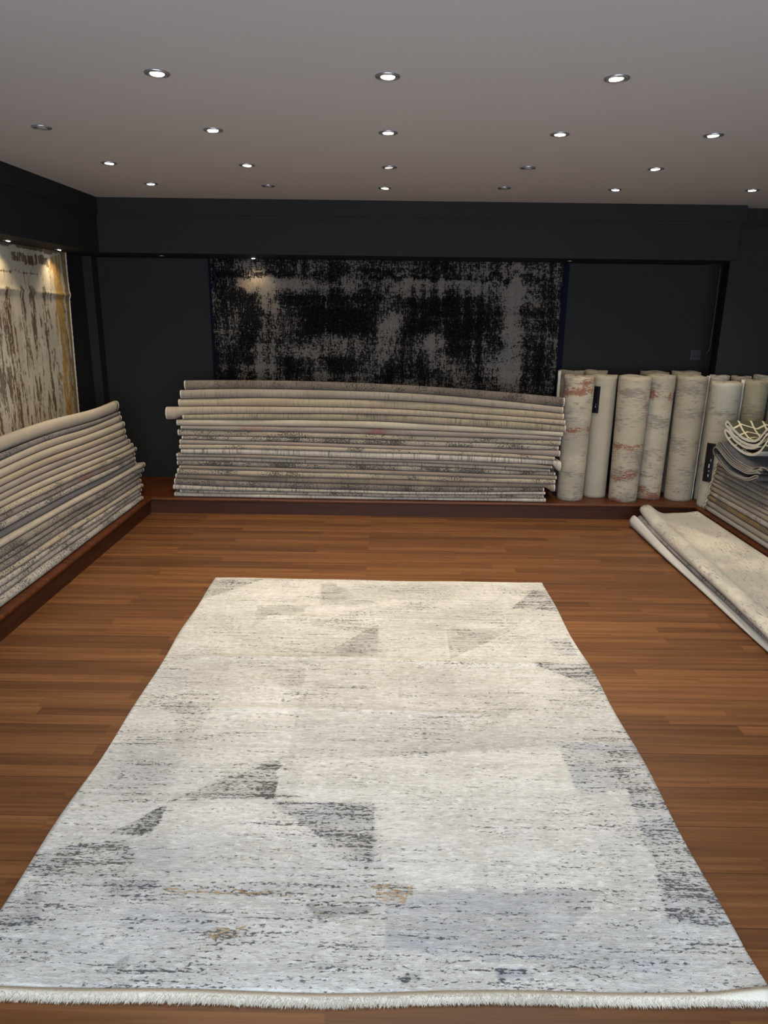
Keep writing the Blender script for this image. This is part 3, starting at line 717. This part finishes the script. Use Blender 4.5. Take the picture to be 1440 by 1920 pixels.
RX0, RX1, RY0, RY1 = -1.035, .945, 1.345, 4.055
def smooth_noise(x, y, s):
    from mathutils import noise as mn
    return mn.noise((x*3+s, y*3+s*1.7, s))
def rug_paint(u, v):
    x, y = lerp(RX0, RX1, u), lerp(RY0, RY1, v)
    t, d, g, b = .0, .0, .0, .0
    jx = x + .006*smooth_noise(x*6, y*6, 3); jy = y + .006*smooth_noise(x*6, y*6, 8)
    for P, pt, pd, pg, pb in POLY:
        if inpoly(jx, jy, P): t = max(t, pt); d = max(d, pd); g = max(g, pg); b = max(b, pb)
    n1 = smooth_noise(x*.9, y*2.2, 11); n2 = smooth_noise(x*.6, y*1.1, 21)
    near = max(0, min(1, (2.5-y)/1.0))  # bluish drift towards the near edge: part pattern, part daylight colour painted in
    n3 = smooth_noise(x*3, y*5, 31); d = min(.9, d*(1.0+.5*max(0, n3+.2))); t = t*(.75+.5*max(0, n3+.4)); d = max(d, .24 + .42*max(0, n1+.1) + .10*near); t = max(t, .12+.5*max(0, n2+.05)); b = max(b, near*(.12+.45*max(0, n2+.15)))
    e = min(abs(x-RX0), abs(x-RX1)); d = max(d, .33*max(0, 1-e/.12)*(.6+n1))
    for q, (P, kt) in enumerate(PANES):
        if inpoly(x, y, P): t = max(0, t+kt); d = d*(.8 if kt < 0 else 1.05)
    if inpoly(x, y, LIGHTQ): t *= .25; d *= .75; b *= .4
    return (max(0, t), max(0, min(1, d)), g, b)
def rug_pos(u, v):
    x, y = lerp(RX0, RX1, u), lerp(RY0, RY1, v)
    if u < .001 or u > .999: x += .004*math.sin(y*9) + .005*math.sin(y*3.1)
    if v < .001: y -= .010*math.sin(u*5.2) + .004*math.sin(u*17)
    if v > .999: y += .006*math.sin(u*7) + .003*math.sin(u*19)
    z = .0115
    for yc, a, x0, x1, sl in ((3.50,.005,-.75,.55,.01), (3.035,.007,-1.03,.9,.0), (2.59,.0055,-.8,.5,.0)):
        k = max(0, min(1, (x-x0)/.15))*max(0, min(1, (x1-x)/.15)); yy = yc + .012*math.sin(x*3.3+yc)
        z += a*k*math.exp(-((y-yy)/.019)**2)
    z += .0016*math.sin(x*4+y*3)*math.sin(y*5) + .0016
    ex = min(u, 1-u)
    z += .020*max(0, 1-v/.05)*max(0, (u-.93)/.07)
    z += .003*max(0, math.sin(y*7))*max(0, 1-ex*25)
    return (x, y, z)
def rug_mat():
    g = N('distressed_cream_pile'); p = g.coord('Object'); a = g.node('Attribute', attribute_name='paint')
    ch = g.node('SeparateColor', {0: a.outputs['Color']}).outputs; tone, dens, gold = ch[0], ch[1], ch[2]; blue = a.outputs['Alpha']
    cloud = g.noise(g.mapv(p, (5, 9, 1)), 1.0, 5, .65); band = g.noise(g.mapv(p, (1.3, 30, 1)), 1.0, 4, .6)
    col = g.mix(g.rng(cloud, .35, .65), lin((216,214,204))[:3], lin((234,232,225))[:3])
    col = g.mix(g.rng(band, .45, .70, 0, .45), col, lin((196,194,186))[:3])
    wht = g.noise(g.mapv(p, (26, 60, 1)), 1.0, 5, .7)
    col = g.mix(g.rng(wht, .50, .62, 0, .75), col, lin((248,247,243))[:3])
    mt = g.noise(g.mapv(p, (34, 90, 1), (4,1,0)), 1.0, 4, .7); col = g.mix(g.rng(mt, .50, .64, 0, .55), col, lin((182,180,174))[:3])
    toneN = g.math('MULTIPLY', tone, g.rng(g.noise(g.mapv(p, (14, 70, 1)), 1.0, 4, .7), .3, .6, .45, 1.0))
    col = g.mix(g.math('MULTIPLY', toneN, .95, clamp=True), col, lin((132,130,125))[:3])
    col = g.mix(g.math('MULTIPLY', blue, g.rng(g.noise(g.mapv(p, (4, 12, 1), (3,3,0)), 1.0, 4, .6), .35, .65, .1, .75)), col, lin((176,184,204))[:3])
    # thin weft lines
    ln = g.noise(g.mapv(p, (9, 330, 1)), 1.0, 3, .6)
    col = g.mix(g.math('MULTIPLY', g.rng(ln, .56, .68), .30), col, lin((128,124,120))[:3])
    # dark flecks in weft-wise dashes
    f1 = g.noise(g.mapv(p, (55, 150, 1)), 1.0, 4, .72); f2 = g.noise(g.mapv(p, (4, 60, 1), (2,7,0)), 1.0, 3, .6)
    ff = g.math('ADD', f1, g.math('MULTIPLY', g.math('SUBTRACT', f2, .5), .55))
    thr = g.math('SUBTRACT', .69, g.math('MULTIPLY', dens, .24))
    k = g.rng(g.math('SUBTRACT', ff, thr), .0, .035)
    hue = g.noise(g.mapv(p, (7, 7, 1), (1,5,0)), 1.0, 2)
    dk = g.mix(g.rng(hue, .4, .6), lin((52,54,64))[:3], lin((70,66,58))[:3])
    col = g.mix(g.math('MULTIPLY', k, .86), col, dk)
    # gold and ochre flecks
    f3 = g.noise(g.mapv(p, (42, 110, 1), (6,2,0)), 1.0, 4, .7); thr2 = g.math('SUBTRACT', .70, g.math('MULTIPLY', gold, .235))
    k2 = g.rng(g.math('SUBTRACT', f3, thr2), .0, .04)
    col = g.mix(g.math('MULTIPLY', k2, .75), col, lin((178,146,96))[:3])
    fine = g.noise(g.mapv(p, (500, 700, 1)), 1.0, 2, .6)
    h = g.math('SUBTRACT', g.math('ADD', g.math('MULTIPLY', wht, 1.5), g.math('MULTIPLY', fine, .5)), g.math('MULTIPLY', k, .8))
    g.bump(h, .8, .008)
    return g.fin(col, .92, .08, **{'Sheen Weight': .12})
M_RUG = rug_mat()
rug = grid_obj('area_rug', 200, 280, rug_pos, rug_paint, [M_RUG, M_EDGE], .0105)
tag(rug, 'large cream and grey distressed rug laid flat on the middle of the wood floor', 'rug')
def rug_trim():
    random.seed(5)
    for vv, sgn, n, L in ((0.0, -1, 7000, .017), (1.0, 1, 2500, .010)):
        # woven end band
        rings, uvs = [], []
        for i in range(81):
            p = rug_pos(i/80, vv); y = p[1]
            rings.append([(p[0], y-sgn*.004, .0005), (p[0], y-sgn*.004, p[2]+.001), (p[0], y+sgn*.010, p[2]-.001), (p[0], y+sgn*.016, .005), (p[0], y+sgn*.014, .0005), (p[0], y, .0005)])
            uvs.append([(p[0], .01*j) for j in range(6)])
        loft('end_band', rings, uvs, [M_EDGE], rug)
        V, Fc = [], []
        for i in range(n):
            u = random.random(); p = rug_pos(u, vv); x = p[0]; y = p[1]+sgn*random.uniform(.004, .013); z = random.uniform(.003, .012)
            l = L*random.uniform(.5, 1.15); w = random.uniform(.0012, .0026); dx = random.uniform(-.008, .008); dz = -z*random.uniform(.3, .95)+.0006
            b = len(V); V += [(x-w, y, z), (x+w, y, z), (x, y, z+w*1.4), (x+dx, y+sgn*l, z+dz)]
            Fc += [(b, b+1, b+3), (b+1, b+2, b+3), (b+2, b, b+3)]
        me = bpy.data.meshes.new('fringe'); me.from_pydata(V, [], Fc); uv_set(me, [(v[0], v[1]) for v in V])
        o = link('fringe', me, [M_EDGE], rug); o['kind'] = 'stuff'
rug_trim()

# ------------------------------------------------------------------ black rug on the back wall
HB = [ # centre x, centre y, half width, half height, change of pale share  (units: x 0..656 across, y 0..250 down from the soffit edge)
 (330,8,340,14,-.10),(60,33,60,8,-.25),(500,33,200,6,-.28),(240,33,150,5,-.2),(100,50,60,12,.35),(300,52,260,9,.32),(480,62,150,22,.20),(95,140,22,120,.22),(565,140,16,130,.45),
 (540,150,22,120,.18),(35,140,32,100,-.22),(78,120,12,60,-.25),(210,110,80,42,-.36),(260,130,60,30,-.3),(440,110,90,42,-.40),(490,150,60,40,-.25),(330,100,30,40,.14),(395,75,25,20,-.3),
 (290,70,22,25,-.3),(330,165,18,40,.32),(425,180,22,40,.25),(160,190,70,14,.14),(210,215,90,16,-.25),(40,225,50,30,-.25),(300,210,60,30,.02),(380,215,60,30,-.12),(500,205,60,30,-.05),(620,150,25,110,-.12),
 (610,60,40,40,.05),(230,165,40,20,.06),(120,100,24,45,.15),(380,150,30,30,-.15),(560,20,60,6,.2),(170,60,70,14,.15)]
def hb_paint(u, v):
    x, y = u*656, (1-v)*500-35
    d = .44; tint = 0.0
    from mathutils import noise as mn
    jx = x + 14*mn.noise((x*.03, y*.05, 1)); jy = y + 12*mn.noise((x*.05, y*.03, 5))
    for cx, cyy, a, b, k in HB:
        e = max(abs(jx-cx)/a, abs(jy-cyy)/b); w = max(0, min(1, (1.15-e)/.35)); d += .52*k*w
    d += .26*mn.noise((x*.02, y*.02, 9)) + .10*mn.noise((x*.08, y*.02, 2))
    d += .24*mn.noise((x*.10, y*.006, 12)) + .16*mn.noise((x*.006, y*.11, 15))
    tint = max(0, min(1, .5+.9*mn.noise((x*.012, y*.015, 4))))
    if 590 < x < 640 and 80 < y < 110: tint = 1.0
    return (max(.10, min(.92, d)), tint, 0, 1)
def hb_mat():
    g = N('black_distressed_pile'); p = g.coord('Object'); a = g.node('Attribute', attribute_name='paint')
    ch = g.node('SeparateColor', {0: a.outputs['Color']}).outputs
    fv = g.noise(g.mapv(p, (95, 1, 17)), 1.0, 4, .7); fb = g.noise(g.mapv(p, (60, 1, 60), (3,0,2)), 1.0, 5, .75); fh = g.noise(g.mapv(p, (22, 1, 120), (1,0,8)), 1.0, 3, .7)
    n = g.math('ADD', g.math('MULTIPLY', fv, .40), g.math('ADD', g.math('MULTIPLY', fb, .40), g.math('MULTIPLY', fh, .20)))
    n = g.rng(n, .38, .62, 0, 1, False)
    k = g.rng(g.math('SUBTRACT', g.math('ADD', n, ch[0]), 1.0), -.07, .15)
    pale = g.mix(ch[1], lin((112,109,104))[:3], lin((126,108,96))[:3])
    pale = g.mix(g.rng(fv, .35, .7), pale, lin((96,90,84))[:3])
    f4 = g.noise(g.mapv(p, (120, 1, 50), (7,0,3)), 1.0, 3, .7)
    k4 = g.rng(g.math('SUBTRACT', g.math('ADD', g.rng(f4, .35, .65, 0, 1, False), ch[0]), .82), -.12, .2)
    col = g.mix(k, g.mix(k4, (.003, .0032, .004), lin((32, 31, 32))[:3]), pale)
    g.bump(g.math('ADD', fv, k), .4, .003)
    return g.fin(col, .95, .04)
def hb_pos(u, v):
    x = lerp(-1.475, 1.40, u); z = lerp(.15, 2.12, v); y = 6.165 + .004*math.sin(x*4+z*2)
    if u > .5: x += .012*(1-v)
    if u < .5: x -= .01*(1-v)
    return (x, y, z)
hb = grid_obj('hanging_rug', 240, 170, hb_pos, hb_paint, [hb_mat(), plain('black_binding', (.02,.02,.022), .9, .1)], .009, (0,-1,0))
# move grid normal: the painted side faces the room
tag(hb, 'black and grey distressed rug hung wide across the back wall', 'rug')
bm = bmesh.new(); box(bm, -1.502, 1.455, 6.186, 6.218, .13, 1.968)
nb = from_bm('backing_board', bm, plain('navy_board_paint', (.003,.004,.014), .8, .1))
tag(nb, 'navy board on the back wall behind the black hanging rug', 'board')

# ------------------------------------------------------------------ pale rug hung on the left wall
def hl_paint(u, v):
    from mathutils import noise as mn
    y = lerp(3.2, 5.72, u); z = lerp(.25, 2.12, v); d = .30
    jy = y + .03*mn.noise((y*3, z*5, 1)); jz = z + .02*mn.noise((y*6, z*3, 6))
    g = 0.0
    if jz > 1.952: d = .95
    elif 1.865 < jz < 1.925 and 4.9 < jy < 5.42: d = .72
    elif 1.795 < jz < 1.81 and jy < 5.3: d = .60
    elif jz > 1.70: d = .14
    else:
        d = .36 + .18*mn.noise((y*5, z*1.2, 3)) + .12*max(0, (1.4-z))
    if jy > 5.645: d = max(d, .95) if jy < 5.705 and not (1.2 < jz < 1.6 and jy < 5.66) else d*.3; g = .55
    elif 5.47 < jy < 5.61 and jz < 1.94: d = max(d, .70 + .25*mn.noise((y*12, z*4, 7))); g = 1.0
    elif 5.42 < jy <= 5.47 and jz < 1.9: d = max(d, .40); g = .8
    if jy > 5.712: d = 0.0
    for yy in (5.30, 5.12, 4.98):
        if abs(jy-yy) < .022 and jz < 1.72: d = max(d, .52)
    return (max(0, min(1, d)), g, 0, 1)
def hl_pos(u, v):
    y = lerp(3.2, 5.72, u); z = lerp(.25, 2.12, v); x = -2.462 + .003*math.sin(y*7)
    x += .010*math.exp(-((z-1.675-.01*math.sin(y*3))/.012)**2) + .004*math.exp(-((z-1.69)/.05)**2)
    x += .004*max(0, math.sin(y*9+2))*max(0, min(1, (1.7-z)/.4))
    y -= .07*(1-v)*u**4*1.2
    return (x, y, z)
def hl_mat():
    g = N('worn_cream_and_brown_pile'); p = g.coord('Object'); a = g.node('Attribute', attribute_name='paint')
    ch = g.node('SeparateColor', {0: a.outputs['Color']}).outputs
    fv = g.noise(g.mapv(p, (1, 34, 5)), 1.0, 4, .68); fb = g.noise(g.mapv(p, (1, 60, 40), (0,3,2)), 1.0, 4, .7)
    n = g.rng(g.math('ADD', g.math('MULTIPLY', fv, .72), g.math('MULTIPLY', fb, .28)), .36, .64, 0, 1, False)
    k = g.rng(g.math('SUBTRACT', g.math('ADD', n, ch[0]), 1.0), -.01, .05)
    c = g.noise(g.mapv(p, (1, 6, 3)), 1.0, 4, .6)
    base = g.mix(g.rng(c, .35, .65), lin((172,164,146))[:3], lin((194,186,168))[:3])
    brown = g.mix(ch[1], g.mix(g.rng(c, .4, .6), lin((96,78,62))[:3], lin((116,104,92))[:3]), g.mix(g.rng(fb, .35, .65), lin((150,116,62))[:3], lin((178,148,96))[:3]))
    col = g.mix(k, base, brown)
    fine = g.noise(p, 300, 2); g.bump(g.math('SUBTRACT', g.math('MULTIPLY', fine, .4), k), .5, .004)
    return g.fin(col, .95, .05)
hl = grid_obj('hanging_rug', 200, 150, hl_pos, hl_paint, [hl_mat(), M_EDGE], .009, (1,0,0))
tag(hl, 'cream rug with worn brown streaks and a gold stripe hung on the left wall', 'rug')
rings, uvs = [], []
for i in range(101):
    v = i/100; p = hl_pos(1, v); w = .0035+.0015*math.sin(i*2.7)
    rings.append([(p[0]+w, p[1]-.010, p[2]), (p[0]+w, p[1]+.004, p[2]), (p[0]-.002, p[1]+.009, p[2]), (p[0]-.011, p[1]+.006, p[2]), (p[0]-.011, p[1]-.01, p[2]), (p[0]-.003, p[1]-.01, p[2])])
    uvs.append([(p[2], .01*j) for j in range(6)])
loft('edge_binding', rings, uvs, [M_EDGE], hl)

# ------------------------------------------------------------------ downlights
M_RING = plain('satin_nickel', (.42,.42,.44), .32, .5, .03, 4, Metallic=.9)
def glow(name, c, s):
    g = N(name); return g.fin((.8,.8,.8), .4, .3, **{'Emission Color': c, 'Emission Strength': s})
M_ON = glow('lit_lamp_glass', (1, .95, .86, 1), 14); M_DIM = glow('faintly_lit_lamp_glass', (1, .9, .8, 1), .5)
M_OFF = plain('unlit_lamp_glass', (.22,.22,.22), .2, .6); M_CUP = plain('dark_lamp_cup', (.05,.05,.055), .35, .5)
def ring_mesh():
    bm = bmesh.new(); lathe(bm, [(.0415,0),(.0425,-.003),(.040,-.0055),(.034,-.0065),(.0315,-.0055),(.0300,-.001),(.0300,0)], 36)
    bmesh.ops.recalc_face_normals(bm, faces=bm.faces); me = bpy.data.meshes.new('trim_ring'); bm.to_mesh(me); bm.free()
    for p in me.polygons: p.use_smooth = True
    me.materials.append(M_RING); return me
def cup_mesh():
    bm = bmesh.new(); r = lathe(bm, [(.0298,-.0008),(.0298,-.0045),(.027,-.0052),(.0245,-.0035)], 32); bm.faces.new(r[-1])
    bmesh.ops.recalc_face_normals(bm, faces=bm.faces); me = bpy.data.meshes.new('lamp_cup'); bm.to_mesh(me); bm.free(); me.materials.append(M_CUP); return me
def lens_mesh():
    bm = bmesh.new(); r = lathe(bm, [(.0235,.002),(.0235,-.001),(.021,-.0032),(.014,-.0045),(.006,-.005)], 28); bm.faces.new(r[-1]); bm.faces.new(r[0])
    bmesh.ops.recalc_face_normals(bm, faces=bm.faces); me = bpy.data.meshes.new('lamp_lens'); bm.to_mesh(me); bm.free()
    for p in me.polygons: p.use_smooth = True
    return me
ME_RING, ME_CUP = ring_mesh(), cup_mesh()
LENS = {}
for k, mm in (('on', M_ON), ('dim', M_DIM), ('off', M_OFF)):
    LENS[k] = lens_mesh(); LENS[k].materials.append(mm)
def spot_data(nm, w, ang, blend, col):
    l = bpy.data.lights.new(nm, 'SPOT'); l.energy = w; l.spot_size = math.radians(ang); l.spot_blend = blend; l.color = col; l.shadow_soft_size = .022; return l
L_CEIL = spot_data('downlight_beam', SPOT_W, 125, 1.0, (1, .855, .67)); L_SOF = spot_data('soffit_beam', SOFFIT_W, 118, 1.0, (1, .80, .50))
GRID = [
 (-.796,2.708,'on','leftmost of the three in the front row'), (-.022,2.713,'on','middle of the three in the front row'), (.745,2.707,'on','rightmost of the three in the front row'),
 (-1.554,3.495,'off','unlit, far left of the second row'), (-.797,3.506,'on','second from the left in the second row'), (-.023,3.517,'on','middle of the second row'), (.736,3.508,'on','fourth from the left in the second row'), (1.407,3.493,'on','far right of the second row'),
 (-1.563,4.304,'on','far left of the third row'), (-.805,4.316,'on','second from the left in the third row'), (-.019,4.327,'dim','middle of the third row, faintly lit'), (.739,4.293,'off','unlit, fourth from the left in the third row'), (1.433,4.279,'on','far right of the third row'),
 (-1.551,4.987,'on','far left of the row nearest the back wall'), (-.802,5.013,'off','unlit, second from the left in the row nearest the back wall'), (-.052,5.04,'on','third from the left in the row nearest the back wall'),
 (.713,4.981,'off','unlit, fourth from the left in the row nearest the back wall'), (1.424,4.99,'on','second from the right in the row nearest the back wall'), (2.28,4.944,'on','far right of the row nearest the back wall')]
def downlight(x, y, z, state, label, beam, scale=1.0, tilt=(.10, 0), group='round ceiling downlights', aim=None):
    e = empty('downlight', (x, y, z)); tag(e, label, 'light', group); e.scale = (scale,)*3
    for nm, me in (('trim_ring', ME_RING), ('lamp_cup', ME_CUP)):
        o = bpy.data.objects.new(nm, me); COL.objects.link(o); o.parent = e
    o = bpy.data.objects.new('lamp_lens', LENS[state]); COL.objects.link(o); o.parent = e; o.location = (tilt[1]*.02, -.001, -.0042); o.rotation_euler = (tilt[0], tilt[1], 0)
    if beam:
        b = bpy.data.objects.new('lamp_beam', beam); COL.objects.link(b); b.parent = e; b.location = (0, 0, -.014/scale)
        if aim: b.rotation_euler = aim
random.seed(3)
for x, y, st, lab in GRID:
    downlight(x, y, HC, st, 'round ceiling downlight, ' + lab if 'lit' in lab else 'lit round ceiling downlight, ' + lab, L_CEIL if st == 'on' else None, 1.0, (.12*random.uniform(-.3, 1), .12*random.uniform(-1, 1)))
SG = 'small spotlights under the soffits'
downlight(-2.375, 4.69, SZ, 'on', 'small lit spotlight under the left soffit at the photo\'s left edge', L_SOF, .62, (0, .3), SG, (0, .0, 0))
downlight(-2.375, 5.40, SZ, 'on', 'small lit spotlight under the left soffit over the gold stripe', L_SOF, .62, (0, .3), SG, (.10, .0, 0))
downlight(-1.105, 6.06, SZ, 'on', 'small lit spotlight under the back soffit above the black rug', L_SOF, .62, (.3, 0), SG, (.12, .0, 0))
downlight(-1.80, 5.93, SZ, 'off', 'small unlit spotlight under the back soffit left of the black rug', None, .62, (0, 0), SG)
downlight(1.392, 5.93, SZ, 'off', 'small unlit spotlight under the back soffit at the black rug\'s right edge', None, .62, (0, 0), SG)

# ------------------------------------------------------------------ switch and cable on the back wall
M_SW = plain('charcoal_painted_plastic', (.034,.035,.036), .45, .4)
sw = empty('wall_switch', (2.583, YB, 1.252)); tag(sw, 'dark painted double switch on the back wall above the rug rolls', 'switch')
bm = bmesh.new(); box(bm, -.044, .044, -.012, 0, -.044, .044); o = from_bm('face_plate', bm, M_SW, sw)
bv = o.modifiers.new('b', 'BEVEL'); bv.width = .003; bv.segments = 2
for x in (-.008, .012):
    bm = bmesh.new(); box(bm, x-.008, x+.008, -.018, -.011, -.013, .013); o = from_bm('rocker', bm, M_SW, sw); o.rotation_euler = (.12, 0, 0)
def tube(name, pts, r, mat, parent=None, n=8):
    sp = spline(pts, 6); rings = []
    for i, p in enumerate(sp):
        a = Vector(sp[max(0, i-1)]); b = Vector(sp[min(len(sp)-1, i+1)]); d = (b-a).normalized()
        u = d.cross(Vector((0, 1, 0))); u = u.normalized() if u.length > .01 else Vector((1, 0, 0)); w = d.cross(u)
        rings.append([tuple(Vector(p) + u*r*math.cos(2*PI*k/n) + w*r*math.sin(2*PI*k/n)) for k in range(n)])
    return loft(name, rings, [[(0, 0)]*n for _ in rings], [mat], parent)
cb = tube('cable', [(2.625, 6.212, 1.262), (2.655, 6.212, 1.258), (2.678, 6.208, 1.27), (2.690, 6.204, 1.31), (2.692, 6.204, 1.40), (2.694, 6.204, 1.6), (2.692, 6.204, 1.8), (2.692, 6.204, 1.968)], .006, M_SW)
tag(cb, 'dark painted cable climbing the recess corner from the wall switch', 'cable')
